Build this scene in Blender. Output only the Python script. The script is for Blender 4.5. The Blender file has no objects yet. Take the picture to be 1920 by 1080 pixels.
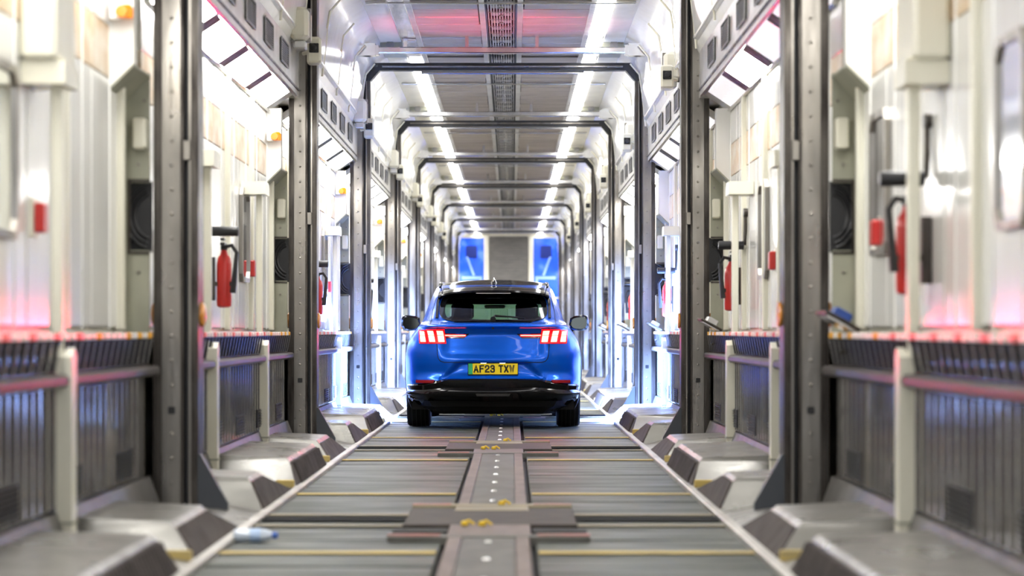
import bpy, math, random
import numpy as np
from mathutils import Vector, Matrix

random.seed(7)
S = bpy.context.scene
COL = S.collection
PI = math.pi

# ------------------------------------------------------------------ camera
cam_d = bpy.data.cameras.new('camera')
cam = bpy.data.objects.new('camera', cam_d)
COL.objects.link(cam)
cam.location = (0.115, 0.0, 1.04)
cam.rotation_euler = (PI / 2, 0, 0)
cam_d.sensor_width = 36
cam_d.lens = 4480 / 1920 * 36
cam_d.shift_y = 80 / 1920
cam_d.clip_end = 300
cam_d.dof.use_dof = True
cam_d.dof.focus_distance = 25.4
cam_d.dof.aperture_fstop = 1.87
S.camera = cam

# ------------------------------------------------------------------ exposure, world
S.view_settings.view_transform = 'Standard'
S.view_settings.look = 'None'
S.view_settings.gamma = 1
S.view_settings.use_curve_mapping = False
S.view_settings.exposure = 1.28
S.cycles.use_denoising = True
S.cycles.max_bounces = 10
S.cycles.diffuse_bounces = 4
S.cycles.glossy_bounces = 5
S.cycles.transparent_max_bounces = 12
S.cycles.sample_clamp_indirect = 6.0
W = bpy.data.worlds.new('world')
S.world = W
W.use_nodes = True
W.node_tree.nodes['Background'].inputs[0].default_value = (0.85, 0.88, 0.95, 1)
W.node_tree.nodes['Background'].inputs[1].default_value = 0.9

STRIP_E = 5.0      # ceiling strip lights
LAMP_E = 12.0      # sloping wall lights
CAR = Vector((-0.085, 25.1, 0.0))


def lamp(name, kind, loc, energy, color, rot=(0, 0, 0), **kw):
    l = bpy.data.lights.new(name, kind)
    l.energy = energy
    l.color = color
    for k, v in kw.items():
        setattr(l, k, v)
    o = bpy.data.objects.new(name, l)
    o.location = loc
    o.rotation_euler = rot
    COL.objects.link(o)
    return o


# headlamps and added side fills (blue white), tail beams and added ceiling fill (red)
for s in (-1, 1):
    lamp('headlamp_light', 'SPOT', (CAR.x + s * .7, CAR.y + 4.9, .68), 3000, (.30, .46, 1), (PI / 2 - .14, 0, -s * .30),
         spot_size=.8, spot_blend=.6, shadow_soft_size=.03)
    lamp('mirror_blue_fill', 'SPOT', (CAR.x + s * 1.0, CAR.y + 2.75, .98), 1700, (.25, .42, 1), (PI / 2 - .66, 0, -s * 1.55),  # blue fill added by the mirrors to light walls and posts
         spot_size=2.1, spot_blend=.5, shadow_soft_size=.03)
    lamp('sill_blue_fill', 'SPOT', (CAR.x + s * .92, CAR.y + 1.75, .165), 4200, (.22, .38, 1), (PI / 2 + .22, 0, -s * 1.5),  # blue fill added out of sight behind the rear tyres, lights lower walls
         spot_size=1.7, spot_blend=.5, shadow_soft_size=.02)
    lamp('ceiling_red_fill', 'SPOT', (CAR.x + s * .60, CAR.y - .12, 1.0), 230, (1, .03, .06), (PI - .32, s * -.10, 0),  # red fill added at the tail, aimed up to tint the ceiling
         spot_size=.75, spot_blend=.9, shadow_soft_size=.03)
    lamp('tail_lamp_beam', 'SPOT', (CAR.x + s * .70, CAR.y - .14, 1.02), 150, (1, .03, .06), (-PI / 2 - .022, 0, -s * .13),
         spot_size=.15, spot_blend=.9, shadow_soft_size=.03)

# ------------------------------------------------------------------ materials
MATS = {}


def mat(name, col, rough=.5, metal=0., noise=0., nscale=(8, 8, 8), bump=0., bscale=(40, 40, 40), col2=None, emit=0.,
        emit_col=None, rvar=0., coat=0., spec=.5, aniso=0., detail=4, lo=.35, hi=.7):
    m = bpy.data.materials.new(name)
    m.use_nodes = True
    nt = m.node_tree
    b = nt.nodes['Principled BSDF']
    b.inputs['Base Color'].default_value = (*col, 1)
    b.inputs['Roughness'].default_value = rough
    b.inputs['Metallic'].default_value = metal
    b.inputs['Specular IOR Level'].default_value = spec
    b.inputs['Anisotropic'].default_value = aniso
    b.inputs['Coat Weight'].default_value = coat
    b.inputs['Coat Roughness'].default_value = .03
    if emit:
        b.inputs['Emission Color'].default_value = (*(emit_col or col), 1)
        b.inputs['Emission Strength'].default_value = emit
    tc = nt.nodes.new('ShaderNodeNewGeometry')

    def noise_node(sc, det=detail):
        mp = nt.nodes.new('ShaderNodeMapping')
        mp.inputs['Scale'].default_value = sc
        nt.links.new(tc.outputs['Position'], mp.inputs['Vector'])
        n = nt.nodes.new('ShaderNodeTexNoise')
        n.inputs['Scale'].default_value = 1
        n.inputs['Detail'].default_value = det
        nt.links.new(mp.outputs[0], n.inputs['Vector'])
        return n

    if col2 is not None:
        n = noise_node(nscale)
        r = nt.nodes.new('ShaderNodeMapRange')
        r.inputs['From Min'].default_value = lo
        r.inputs['From Max'].default_value = hi
        nt.links.new(n.outputs[0], r.inputs['Value'])
        mx = nt.nodes.new('ShaderNodeMix')
        mx.data_type = 'RGBA'
        mx.inputs['A'].default_value = (*col, 1)
        mx.inputs['B'].default_value = (*col2, 1)
        nt.links.new(r.outputs[0], mx.inputs['Factor'])
        nt.links.new(mx.outputs['Result'], b.inputs['Base Color'])
        if rvar:
            r2 = nt.nodes.new('ShaderNodeMapRange')
            r2.inputs['From Min'].default_value = .3
            r2.inputs['From Max'].default_value = .7
            r2.inputs['To Min'].default_value = max(.02, rough - rvar)
            r2.inputs['To Max'].default_value = rough + rvar
            nt.links.new(n.outputs[0], r2.inputs['Value'])
            nt.links.new(r2.outputs[0], b.inputs['Roughness'])
    if bump:
        n = noise_node(bscale, 3)
        bp = nt.nodes.new('ShaderNodeBump')
        bp.inputs['Strength'].default_value = bump
        bp.inputs['Distance'].default_value = .01
        nt.links.new(n.outputs[0], bp.inputs['Height'])
        nt.links.new(bp.outputs[0], b.inputs['Normal'])
    MATS[name] = m
    return m


def glass_mat(name, tint, refl=.12, rough=.02):
    m = bpy.data.materials.new(name)
    m.use_nodes = True
    nt = m.node_tree
    for n in list(nt.nodes):
        nt.nodes.remove(n)
    out = nt.nodes.new('ShaderNodeOutputMaterial')
    t = nt.nodes.new('ShaderNodeBsdfTransparent')
    t.inputs[0].default_value = (*tint, 1)
    g = nt.nodes.new('ShaderNodeBsdfGlossy')
    g.inputs['Roughness'].default_value = rough
    lw = nt.nodes.new('ShaderNodeFresnel')
    lw.inputs['IOR'].default_value = 1.45
    mx = nt.nodes.new('ShaderNodeMixShader')
    nt.links.new(lw.outputs[0], mx.inputs[0])
    nt.links.new(t.outputs[0], mx.inputs[1])
    nt.links.new(g.outputs[0], mx.inputs[2])
    nt.links.new(mx.outputs[0], out.inputs[0])
    MATS[name] = m
    return m


cream = mat('cream_paint', (.80, .78, .66), .3, col2=(.72, .69, .56), nscale=(3, 3, 1.2))
white = mat('white_panel', (.88, .88, .85), .16, col2=(.82, .81, .77), nscale=(6, 6, .8), bump=.03, bscale=(9, 9, .7))
cream_dark = mat('cream_recess_shade', (.36, .36, .28), .5, col2=(.28, .28, .215), nscale=(5, 5, 3))  # cream darkened, shade of the cabinet recess put into the colour
steel = mat('brushed_steel', (.34, .315, .28), .34, .9, col2=(.20, .185, .165), nscale=(6, 6, 1.6), rvar=.1, bump=.12, bscale=(30, 30, 4))
steel_dark = mat('dark_worn_steel', (.10, .088, .075), .4, .6, col2=(.035, .028, .024), nscale=(14, 14, 3), rvar=.12, bump=.1)
rubber = mat('black_rubber', (.02, .02, .02), .45)
groove = mat('groove_black', (.012, .012, .014), .5)
chrome = mat('bright_trim', (.75, .74, .72), .18, 1., col2=(.55, .54, .52), nscale=(3, 3, 3))
silver = mat('silver_paint', (.66, .65, .63), .3, .6, col2=(.5, .49, .46), nscale=(4, 4, 6))
ceil_mat = mat('ceiling_plank', (.36, .31, .265), .40, .3, col2=(.30, .255, .22), nscale=(2, 5, 2), rvar=.05, bump=.1, bscale=(3, 60, 3), lo=.4, hi=.65)
ceil_outer = mat('ceiling_cream', (.78, .75, .64), .35, col2=(.66, .63, .52), nscale=(4, 2, 4))
grille_mat = mat('grille_steel', (.34, .33, .32), .35, .7, col2=(.2, .2, .2), nscale=(9, 9, 9))
dark = mat('void_dark', (.02, .02, .022), .7)
dado_mat = mat('lower_wall_metal', (.38, .37, .36), .12, .78, col2=(.24, .23, .225), nscale=(5, 5, 3), rvar=.04, bump=.14, bscale=(4, 10, 4))
dado_frame = mat('lower_wall_frame', (.15, .14, .13), .4, .5, col2=(.08, .075, .07), nscale=(6, 6, 6))
rail_mat = mat('dado_rail', (.07, .055, .05), .4, .3, col2=(.045, .036, .033), nscale=(6, 3, 6))
slat_mat = mat('dark_slat', (.09, .085, .09), .2, .7)
cap_white = mat('cap_white', (.86, .80, .74), .3)
cap_amber = mat('cap_amber', (.85, .42, .04), .3)
cap_red = mat('cap_pink', (.85, .25, .22), .3)
tan = mat('tan_strip', (.66, .46, .26), .35, col2=(.80, .70, .56), nscale=(3, 3, 5), lo=.4, hi=.62)
plank_m = mat('floor_plank', (.068, .077, .063), .5, .05, spec=.26, col2=(.035, .04, .032), nscale=(1.2, 6, 6), rvar=.12, bump=.22, bscale=(6, 30, 10), lo=.4, hi=.75)
stripe_m = mat('yellow_stripe', (.58, .43, .13), .5, spec=.3, col2=(.34, .28, .15), nscale=(3, 8, 8), lo=.45, hi=.75)
pale_m = mat('pale_stripe', (.34, .29, .19), .5, spec=.3, col2=(.2, .175, .13), nscale=(3, 8, 8))
mid_m = mat('centre_plate', (.14, .135, .12), .5, .1, spec=.3, col2=(.09, .086, .078), nscale=(6, 3, 6))
edge_m = mat('brown_edging', (.20, .155, .138), .5, spec=.3, col2=(.13, .10, .09), nscale=(8, 3, 6))
pink_m = mat('worn_red_paint', (.48, .14, .12), .5, col2=(.26, .17, .14), nscale=(5, 5, 5))
joint_m = mat('joint_plate', (.045, .038, .032), .6, 0, spec=.2, col2=(.075, .063, .052), nscale=(5, 9, 5))
bolt_m = mat('bolt_head', (.8, .8, .78), .3, .6)
kerb_m = mat('kerb_metal', (.27, .262, .24), .32, .3, col2=(.20, .19, .175), nscale=(2.5, 2.5, 6), rvar=.1, bump=.12, bscale=(12, 12, 12))
kerb_side = mat('kerb_rubber_face', (.06, .05, .047), .75, spec=.15, col2=(.105, .09, .085), nscale=(8, 8, 8))
kerb_edge = mat('kerb_edge_strip', (.52, .50, .46), .4, .4, col2=(.34, .32, .29), nscale=(5, 2, 5))
red = mat('red_enamel', (.55, .025, .02), .3)
black_pl = mat('black_plastic', (.015, .015, .017), .35)
lens_black = mat('camera_window', (.01, .01, .012), .08)
amber = mat('amber_lens', (.75, .20, .0), .25, emit=.12, emit_col=(1, .28, 0))
amber_dull = mat('amber_reflector', (.75, .30, .05), .25)
mirror_m = mat('mirror_glass', (.80, .82, .82), .06, 1.)
bluebox = mat('blue_plastic', (.02, .06, .25), .4)
light_on = mat('lamp_diffuser', (1, 1, 1), .4, emit=LAMP_E, emit_col=(1, .985, .95))
light_half = mat('lamp_diffuser_dim', (.75, .73, .76), .12, .85, emit=.35, emit_col=(1, .96, .98), bump=.5, bscale=(30, 18, 30))
strip_on = mat('strip_diffuser', (1, 1, 1), .4, emit=STRIP_E, emit_col=(1, .985, .97))
strip_off = mat('strip_reflector', (.8, .8, .82), .15, .9, bump=.4, bscale=(6, 3, 6))

# ------------------------------------------------------------------ mesh helper


class MB:
    def __init__(s):
        s.v, s.f, s.m = [], [], []

    def add(s, vs, fs, mi=0):
        b = len(s.v)
        s.v += [tuple(p) for p in vs]
        s.f += [tuple(i + b for i in f) for f in fs]
        s.m += [mi] * len(fs)
        return s

    def box(s, x0, x1, y0, y1, z0, z1, mi=0):
        if x0 > x1: x0, x1 = x1, x0
        if y0 > y1: y0, y1 = y1, y0
        if z0 > z1: z0, z1 = z1, z0
        return s.add([(x0, y0, z0), (x1, y0, z0), (x1, y1, z0), (x0, y1, z0), (x0, y0, z1), (x1, y0, z1), (x1, y1, z1), (x0, y1, z1)],
                     [(0, 3, 2, 1), (4, 5, 6, 7), (0, 1, 5, 4), (1, 2, 6, 5), (2, 3, 7, 6), (3, 0, 4, 7)], mi)

    def cbox(s, x0, x1, y0, y1, z0, z1, c=.006, mi=0):
        """box with chamfered vertical and top/bottom edges"""
        if x0 > x1: x0, x1 = x1, x0
        if y0 > y1: y0, y1 = y1, y0

        def ring(i, z):
            return [(x0 + i + c, y0 + i, z), (x1 - i - c, y0 + i, z), (x1 - i, y0 + i + c, z), (x1 - i, y1 - i - c, z),
                    (x1 - i - c, y1 - i, z), (x0 + i + c, y1 - i, z), (x0 + i, y1 - i - c, z), (x0 + i, y0 + i + c, z)]
        rs = [ring(c, z0), ring(0, z0 + c), ring(0, z1 - c), ring(c, z1)]
        return s.rings(rs, mi)

    def rings(s, rs, mi=0, cap=True, closed=True):
        n = len(rs[0])
        vs = [p for r in rs for p in r]
        fs = []
        for k in range(len(rs) - 1):
            for i in range(n if closed else n - 1):
                j = (i + 1) % n
                fs.append((k * n + i, k * n + j, (k + 1) * n + j, (k + 1) * n + i))
        if cap:
            fs.append(tuple(range(n - 1, -1, -1)))
            fs.append(tuple((len(rs) - 1) * n + i for i in range(n)))
        return s.add(vs, fs, mi)

    def prism_y(s, poly, y0, y1, mi=0):
        """poly of (x,z) extruded along y"""
        return s.rings([[(x, y0, z) for x, z in poly], [(x, y1, z) for x, z in poly]], mi)

    def prism_x(s, poly, x0, x1, mi=0):
        return s.rings([[(x0, y, z) for y, z in poly], [(x1, y, z) for y, z in poly]], mi)

    def tube(s, pts, r, n=8, mi=0, cap=True):
        pts = [Vector(p) for p in pts]
        rr = r if isinstance(r, (list, tuple)) else [r] * len(pts)
        rs = []
        up = None
        for i, p in enumerate(pts):
            t = (pts[min(i + 1, len(pts) - 1)] - pts[max(i - 1, 0)]).normalized()
            if up is None:
                a = Vector((0, 0, 1)) if abs(t.z) < .9 else Vector((1, 0, 0))
                up = t.cross(a).normalized()
            else:
                up = (up - t * up.dot(t)).normalized()
            w = t.cross(up)
            rs.append([tuple(p + (up * math.cos(2 * PI * k / n) + w * math.sin(2 * PI * k / n)) * rr[i]) for k in range(n)])
        return s.rings(rs, mi, cap)

    def lathe(s, prof, c, axis='z', n=20, mi=0):
        """prof: (radius, height) list"""
        rs = []
        for r, h in prof:
            ring = []
            for k in range(n):
                a = 2 * PI * k / n
                u, v = r * math.cos(a), r * math.sin(a)
                p = {'z': (u, v, h), 'x': (h, u, v), 'y': (u, h, v)}[axis]
                ring.append((c[0] + p[0], c[1] + p[1], c[2] + p[2]))
            rs.append(ring)
        return s.rings(rs, mi)

    def mesh(s, name, mats, smooth=False):
        me = bpy.data.meshes.new(name)
        me.from_pydata(s.v, [], s.f)
        for m in (mats if isinstance(mats, (list, tuple)) else [mats]):
            me.materials.append(m)
        me.polygons.foreach_set('material_index', s.m)
        me.validate()
        import bmesh
        bm = bmesh.new()
        bm.from_mesh(me)
        bmesh.ops.recalc_face_normals(bm, faces=bm.faces)
        bm.to_mesh(me)
        bm.free()
        if smooth:
            me.polygons.foreach_set('use_smooth', [True] * len(me.polygons))
            if smooth != 'all':
                me.set_sharp_from_angle(angle=math.radians(smooth if smooth is not True else 35))
        me.update()
        return me

    def build(s, name, mats, parent=None, smooth=False, loc=(0, 0, 0), **kw):
        return put(name, s.mesh(name, mats, smooth), parent, loc, **kw)


def put(name, me, parent=None, loc=(0, 0, 0), rot=(0, 0, 0), **kw):
    o = bpy.data.objects.new(name, me)
    COL.objects.link(o)
    o.location = loc
    o.rotation_euler = rot
    if parent is not None:
        o.parent = parent
    for k, v in kw.items():
        o[k] = v
    return o


def thing(name, label, cat, loc=(0, 0, 0), group=None, rot=(0, 0, 0)):
    kw = dict(label=label, category=cat)
    if group: kw['group'] = group
    return put(name, None, None, loc, rot, **kw)


def struct(name, mb, m, label=None, **kw):
    o = mb.build(name, m, None, **kw)
    o['kind'] = 'structure'
    if label: o['label'] = label
    return o


ORD = ['first', 'second', 'third', 'fourth', 'fifth', 'sixth', 'seventh', 'eighth', 'ninth', 'tenth', 'eleventh']
NB = 10                       # bays; bay b runs from 5.2+8b to 13.2+8b
Y0, YEND = 1.2, 82.8


def post_y(n):                # n = 1 is the first portal in view
    return 5.2 + 8 * n


SIDES = ((-1, 'left'), (1, 'right'))

# ================================================================== SETTING
# ------------------------------------------------------------------ floor
floor = struct('floor', MB().box(-2.1, 2.1, Y0, YEND, -.12, -.035), dark, 'grey plank floor of the carriage')
pl_me = MB().cbox(-.512, .512, -.322, .322, -.034, 0, .006).mesh('plank', plank_m)
for b in range(NB):
    yb = 5.2 + 8 * b
    for k in range(12):
        y = yb + .333 + k * .6667
        for s in (-1, 1):
            put('plank', pl_me, floor, (s * .745, y, random.uniform(-.003, .001)), (random.uniform(-.006, .006), 0, 0))
    sm = MB().cbox(-.505, .505, -.055, .055, 0, .006, .002)
    st = sm.mesh('stripe', stripe_m)
    for off in (1.95, 5.95):
        for s in (-1, 1):
            put('stripe', st, floor, (s * .745, yb + off, .002))
    pt = MB().cbox(-1.25, 1.25, -.05, .05, 0, .006, .002).mesh('pale_strip', pale_m)
    for off in (.22, 7.48):
        put('pale_strip', pt, floor, (0, yb + off, .003))
    seam = MB().box(-1.27, 1.27, -.07, .07, .001, .004).box(-1.27, 1.27, -.1, -.08, .001, .012).box(-1.27, 1.27, .08, .1, .001, .012)
    seam.build('floor_joint', dark, floor, loc=(0, yb - .12, .004))
    # centre plate with brown edging and bolts
    ya, yz = yb + .72, yb + 6.55
    MB().cbox(-.13, .13, ya, yz, -.03, .022, .004).build('centre_plate', mid_m, floor)
    for s in (-1, 1):
        MB().cbox(s * .132, s * .2, ya, yz, -.03, .026, .004).build('edging', edge_m, floor)
    bo = MB()
    for k in range(7):
        bo.lathe([(.018, 0), (.018, .004), (.012, .01)], (.0, ya + .35 + k * .87, .021), n=10)
    bo.build('bolt', bolt_m, floor, kind='stuff')
    # joint across the portal
    MB().cbox(-.46, .46, yb + .62, yb + .76, -.02, .03, .005).build('cross_plate', [pale_m], floor)
    for s in (-1, 1):
        MB().cbox(s * .24, s * .46, yb + .655, yb + .725, .028, .034, .002).build('red_band', pink_m, floor)
        MB().cbox(s * .24, s * .5, yb - 1.43, yb - 1.36, .028, .034, .002).build('red_band', pink_m, floor)
        MB().box(s * .22, s * .5, yb - .92, yb - .72, .002, .008).build('slot', dark, floor)
        MB().cbox(s * .21, s * .46, yb + .3, yb + .55, -.02, .02, .005).build('hinge_leaf', joint_m, floor)
    MB().cbox(-.5, .5, yb - 1.46, yb - 1.33, -.02, .028, .005).build('cross_plate', mid_m, floor)
    MB().cbox(-.46, .46, yb - .68, yb + .28, -.02, .024, .006).build('joint_plate', joint_m, floor)
    MB().cbox(-.21, .21, yb + .28, yb + .62, -.02, .026, .005).build('centre_plate', pale_m, floor)
    MB().cbox(-.21, .21, yb - 1.33, yb - .7, -.02, .026, .005).build('centre_plate', edge_m, floor)
    yel = mat('yellow_plug', (.75, .5, .02), .4) if b == 0 else MATS['yellow_plug']
    for (px, py) in ((.055, .68), (-.04, -.80), (-.13, -.78)):
        MB().lathe([(.014, 0), (.022, .008), (.02, .022), (.008, .028)], (px, yb + py, .025), n=10).tube(
            [(px, yb + py, .045), (px + .02, yb + py, .055), (px + .05, yb + py - .01, .035)], .007, 6).build('yellow_plug', yel, floor, True)

# ------------------------------------------------------------------ kerbs
for s, side in SIDES:
    kb = struct('kerb_' + side, MB().prism_y([(s * 1.27, -.03), (s * 1.27, .012), (s * 1.36, .03), (s * 1.5, .06), (s * 1.86, .085), (s * 1.86, -.03)], Y0, YEND), kerb_m,
                'low grey kerb along the %s wall' % side)
    es = MB().cbox(s * 1.245, s * 1.30, 0, 8, -.02, .03, .006).mesh('edge_strip', kerb_edge)

    def hump(y0, y1, h, xin, xtop, e0, e1):
        m_ = MB()
        lo = [(s * xin, y0), (s * xin, y1), (s * 1.84, y1), (s * 1.84, y0)]
        hi = [(s * xtop, y0 + e0), (s * xtop, y1 - e1), (s * 1.84, y1 - e1), (s * 1.84, y0 + e0)]
        c = .02
        r0 = [(x, y, .01) for x, y in lo]
        r1 = [(x, y, h - c) for x, y in hi]
        r2 = [(s * (xtop + c), y0 + e0 + c, h), (s * (xtop + c), y1 - e1 - c, h), (s * 1.84, y1 - e1 - c, h + .02), (s * 1.84, y0 + e0 + c, h + .02)]
        return m_.rings([r0, r1, r2]).mesh('kerb_block', kerb_m)

    def face(y0, y1, h, xin, xtop, e0, e1, ribs):
        m_ = MB()
        a = .012
        P = lambda y, t: (s * (xin + (xtop - xin) * t - a), y, .01 + (h - .03) * t)
        Q = lambda y, t: (s * (xin + (xtop - xin) * t + .004), y, .01 + (h - .03) * t)
        ya, yb_ = y0 + .04, y1 - .04
        yt0, yt1 = y0 + e0 + .02, y1 - e1 - .02
        m_.add([P(ya, .04), P(yb_, .04), P(yt1, .97), P(yt0, .97), Q(ya, .04), Q(yb_, .04), Q(yt1, .97), Q(yt0, .97)],
               [(0, 1, 2, 3), (4, 7, 6, 5), (0, 4, 5, 1), (1, 5, 6, 2), (2, 6, 7, 3), (3, 7, 4, 0)])
        if ribs:
            for k in range(ribs):
                y = yt0 + .03 + (yt1 - yt0 - .06) * k / (ribs - 1)
                p0, p1 = P(y, .12), P(y, .92)
                q0, q1 = P(y + .035, .12), P(y + .035, .92)
                d = Vector((-s * .012, 0, .006))
                v = [Vector(p) for p in (p0, q0, q1, p1)]
                m_.add(v + [p + d for p in v], [(4, 5, 6, 7), (0, 1, 5, 4), (1, 2, 6, 5), (2, 3, 7, 6), (3, 0, 4, 7)])
        return m_.mesh('rubber_face', kerb_side)

    specs = ((.30, 2.15, .205, 1.29, 1.375, .08, 1.15, 0), (2.35, 4.95, .195, 1.29, 1.36, .28, .25, 26), (5.4, 7.2, .18, 1.29, 1.40, .12, .6, 0))
    hm = [(hump(*sp[:7]), face(*sp[:7], sp[7])) for sp in specs]
    ym = MB().cbox(s * 1.30, s * 1.42, -.02, .02, .02, .07, .006).mesh('yellow_mark', stripe_m)
    for b in range(NB):
        yb = 5.2 + 8 * b
        for hme, fme in hm:
            k_ = put('kerb_block', hme, kb, (0, yb, 0))
            put('rubber_face', fme, k_)
        put('edge_strip', es, kb, (0, yb, 0))
        for off in (2.34, 5.37):
            put('yellow_mark', ym, kb, (0, yb + off, 0))

# ------------------------------------------------------------------ side walls
pan_u = MB().cbox(-.012, .012, -.386, .386, 1.06, 2.36, .004).mesh('panel', white)
pan_t = MB().cbox(-.012, .012, -.386, .386, 2.64, 2.93, .004).mesh('panel', white)
pan_tan = MB().cbox(-.013, .013, -.394, .394, 2.365, 2.635, .004).mesh('tan_panel', tan)
stile = MB().cbox(-.03, .03, -.035, .035, 1.04, 2.92, .008).mesh('stile', cream)
rib = MB().tube([(0, 0, 1.05), (0, 0, 2.92)], .008, 6).mesh('rib', white, True)
slat_me = MB().add([(-.004, -.022, .86), (.012, -.022, .86), (.012, .022, .86), (-.004, .022, .86), (-.03, -.03, 1.0), (-.006, -.03, 1.0), (-.006, .03, 1.0), (-.03, .03, 1.0)],
                   [(0, 3, 2, 1), (4, 5, 6, 7), (0, 1, 5, 4), (1, 2, 6, 5), (2, 3, 7, 6), (3, 0, 4, 7)])
for s, side in SIDES:
    bw = MB().box(s * 2.02, s * 2.10, Y0, YEND, -.03, 3.1)
    ledge2 = MB().box(s * 1.88, s * 2.02, Y0, YEND, .985, 1.03)
    wl = struct('wall_' + side, bw, cream, 'white panelled %s side wall with dark corrugated lower part' % side)
    ledge2.build('ledge', rail_mat, wl)
    # corrugated lower panel, one mesh shared by every panel
    lp = MB()
    prof = [(0., 0)]
    n = 5
    for k in range(n):
        y = k * .16
        prof += [(y + .02, 0), (y + .035, .018), (y + .075, .018), (y + .09, 0), (y + .16 if k < n - 1 else .786, 0)]
    front = [(s * (1.868 - d), y - .393, .27) for y, d in prof]
    top = [(s * (1.868 - d), y - .393, .80) for y, d in prof]
    back0 = [(s * 1.885, y - .393, .27) for y, d in prof]
    lp.rings([back0, front, top, [(s * 1.885, y - .393, .80) for y, d in prof]], cap=False, closed=False)
    lp.box(s * 1.862, s * 1.872, -.393, .393, .858, .968)
    lp_me = lp.mesh('lower_panel', dado_mat)
    skirt_me = MB().prism_y([(s * 1.90, .0), (s * 1.80, .06), (s * 1.80, .10), (s * 1.855, .25), (s * 1.90, .25)], 0, 7.55).mesh('skirting', dado_frame)
    rail_me = MB().prism_y([(s * 1.88, .79), (s * 1.815, .795), (s * 1.80, .81), (s * 1.80, .835), (s * 1.815, .85), (s * 1.88, .855)], 0, 7.55).mesh('dado_rail', rail_mat)
    back_me = MB().box(s * 1.885, s * 1.90, 0, 7.55, 0, 1.0).mesh('backing', dado_frame)
    ledge_me = MB().cbox(s * 1.86, s * 1.93, 0, 7.55, .97, .992, .004).mesh('ledge', rail_mat)
    v_me = MB().box(s * 1.845, s * 1.86, -.24, .24, .29, .43)
    vs_ = MB()
    for k in range(6):
        z = .305 + k * .021
        vs_.add([(s * 1.845, -.22, z), (s * 1.845, .22, z), (s * 1.83, .22, z + .012), (s * 1.83, -.22, z + .012),
                 (s * 1.845, -.22, z + .006), (s * 1.845, .22, z + .006)], [(0, 1, 2, 3), (3, 2, 5, 4), (0, 3, 4), (1, 5, 2)])
    v_me = v_me.mesh('vent', dark)
    vs_me = vs_.mesh('louvre', dado_frame)
    cap_b = lambda z0, z1: MB().cbox(s * -.034, s * .004, -.034, .034, z0, z1, .004)
    sl = MB()
    sl.v = [(s * x, y, z) for x, y, z in slat_me.v]; sl.f = slat_me.f[:]; sl.m = slat_me.m[:]
    sl_me = sl.mesh('slat', slat_mat)
    capm = [cap_b(.998, 1.03).mesh('cap', c) for c in (cap_white, cap_amber, cap_red)]
    for b in range(NB):
        yb = 5.2 + 8 * b
        y1 = yb + .25
        if b == 0:
            pass
        for k in range(9):
            yc = yb + .78 + k * .80
            put('panel', pan_u, wl, (s * 2.005, yc, 0))
            put('panel', pan_t, wl, (s * 2.005, yc, 0))
            put('tan_panel', pan_tan, wl, (s * 2.006, yc, 0))
            if k % 2 == 0:
                put('stile', stile, wl, (s * 1.985, yc + .4, 0))
            put('rib', rib, wl, (s * 1.994, yc + .13, 0))
            put('lower_panel', lp_me, wl, (0, yb + .62 + k * .80, 0))
        put('skirting', skirt_me, wl, (0, y1, 0))
        put('dado_rail', rail_me, wl, (0, y1, 0))
        put('backing', back_me, wl, (0, y1, 0))
        for off in (2.7, 4.05, 5.45, 6.9):
            v_ = put('vent', v_me, wl, (0, yb + off, 0))
            put('louvre', vs_me, v_)
        N = 43
        rows = []
        for k in range(N):
            y = yb + .38 + k * .173
            ci = 1 if k in (38, 40, 42, 33) else (2 if k % 3 == 0 and k < 34 else 0)
            rows.append((y, ci))
        if b == 0:
            for y, ci in rows:
                if y < 6.9: continue
                o = put('slat', sl_me, wl, (s * 1.85, y, 0))
                put('cap', capm[ci], o, (s * 0, 0, 0)).location = (s * 0.005, 0, 0)
        elif b <= 4:
            j = MB()
            jc = [MB(), MB(), MB()]
            for y, ci in rows:
                j.add([(x + s * 1.85, yy + y, z) for x, yy, z in sl.v], sl.f)
                c = cap_b(.998, 1.03)
                jc[ci].add([(x + s * 1.855, yy + y, z) for x, yy, z in c.v], c.f)
            j.build('slat_row', slat_mat, wl, kind='stuff')
            for q in range(3):
                jc[q].build('cap_row', (cap_white, cap_amber, cap_red)[q], wl, kind='stuff')
        else:
            MB().box(s * 1.83, s * 1.86, y1, y1 + 7.5, .86, 1.0).build('slat_row', slat_mat, wl, kind='stuff')
            MB().box(s * 1.825, s * 1.86, y1, y1 + 7.5, 1.0, 1.03).build('cap_row', cap_white, wl, kind='stuff')
    # ---- upper wall above the lights
    # fascia (vertical) with vents, then the white upper wall leaning in to the ceiling cove
    uw = MB().prism_y([(s * 1.775, 3.10), (s * 1.775, 3.50), (s * 1.745, 3.56), (s * 1.70, 4.02), (s * 1.665, 4.18), (s * 1.57, 4.31), (s * 1.42, 4.40),
                       (s * 1.42, 4.46), (s * 1.9, 4.46), (s * 2.1, 3.10)], Y0, YEND)
    trim = struct('trim_%d' % (1 if s < 0 else 2), uw, white, 'white upper wall and cove above the %s lights' % side, smooth=30)
    fas = MB().cbox(s * 1.765, s * 1.78, 0, 7.6, 3.10, 3.50, .004).mesh('fascia', silver)
    fl = MB().cbox(s * 1.755, s * 1.775, 0, 7.6, 3.145, 3.165, .003).mesh('fascia_lip', steel_dark)
    vb = MB().box(s * 1.757, s * 1.767, -.3, .3, 3.24, 3.42).mesh('air_vent', dark)
    vsl = MB()
    for k in range(9):
        vsl.box(s * 1.752, s * 1.757, -.28, .28, 3.252 + k * .018, 3.256 + k * .018)
    for e in (-.3, .3):
        vsl.box(s * 1.748, s * 1.757, e - .012, e + .012, 3.235, 3.425)
    vsl.box(s * 1.748, s * 1.757, -.31, .31, 3.42, 3.43)
    vsl.box(s * 1.748, s * 1.757, -.31, .31, 3.23, 3.24)
    vsl = vsl.mesh('vent_bars', grille_mat)
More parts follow.
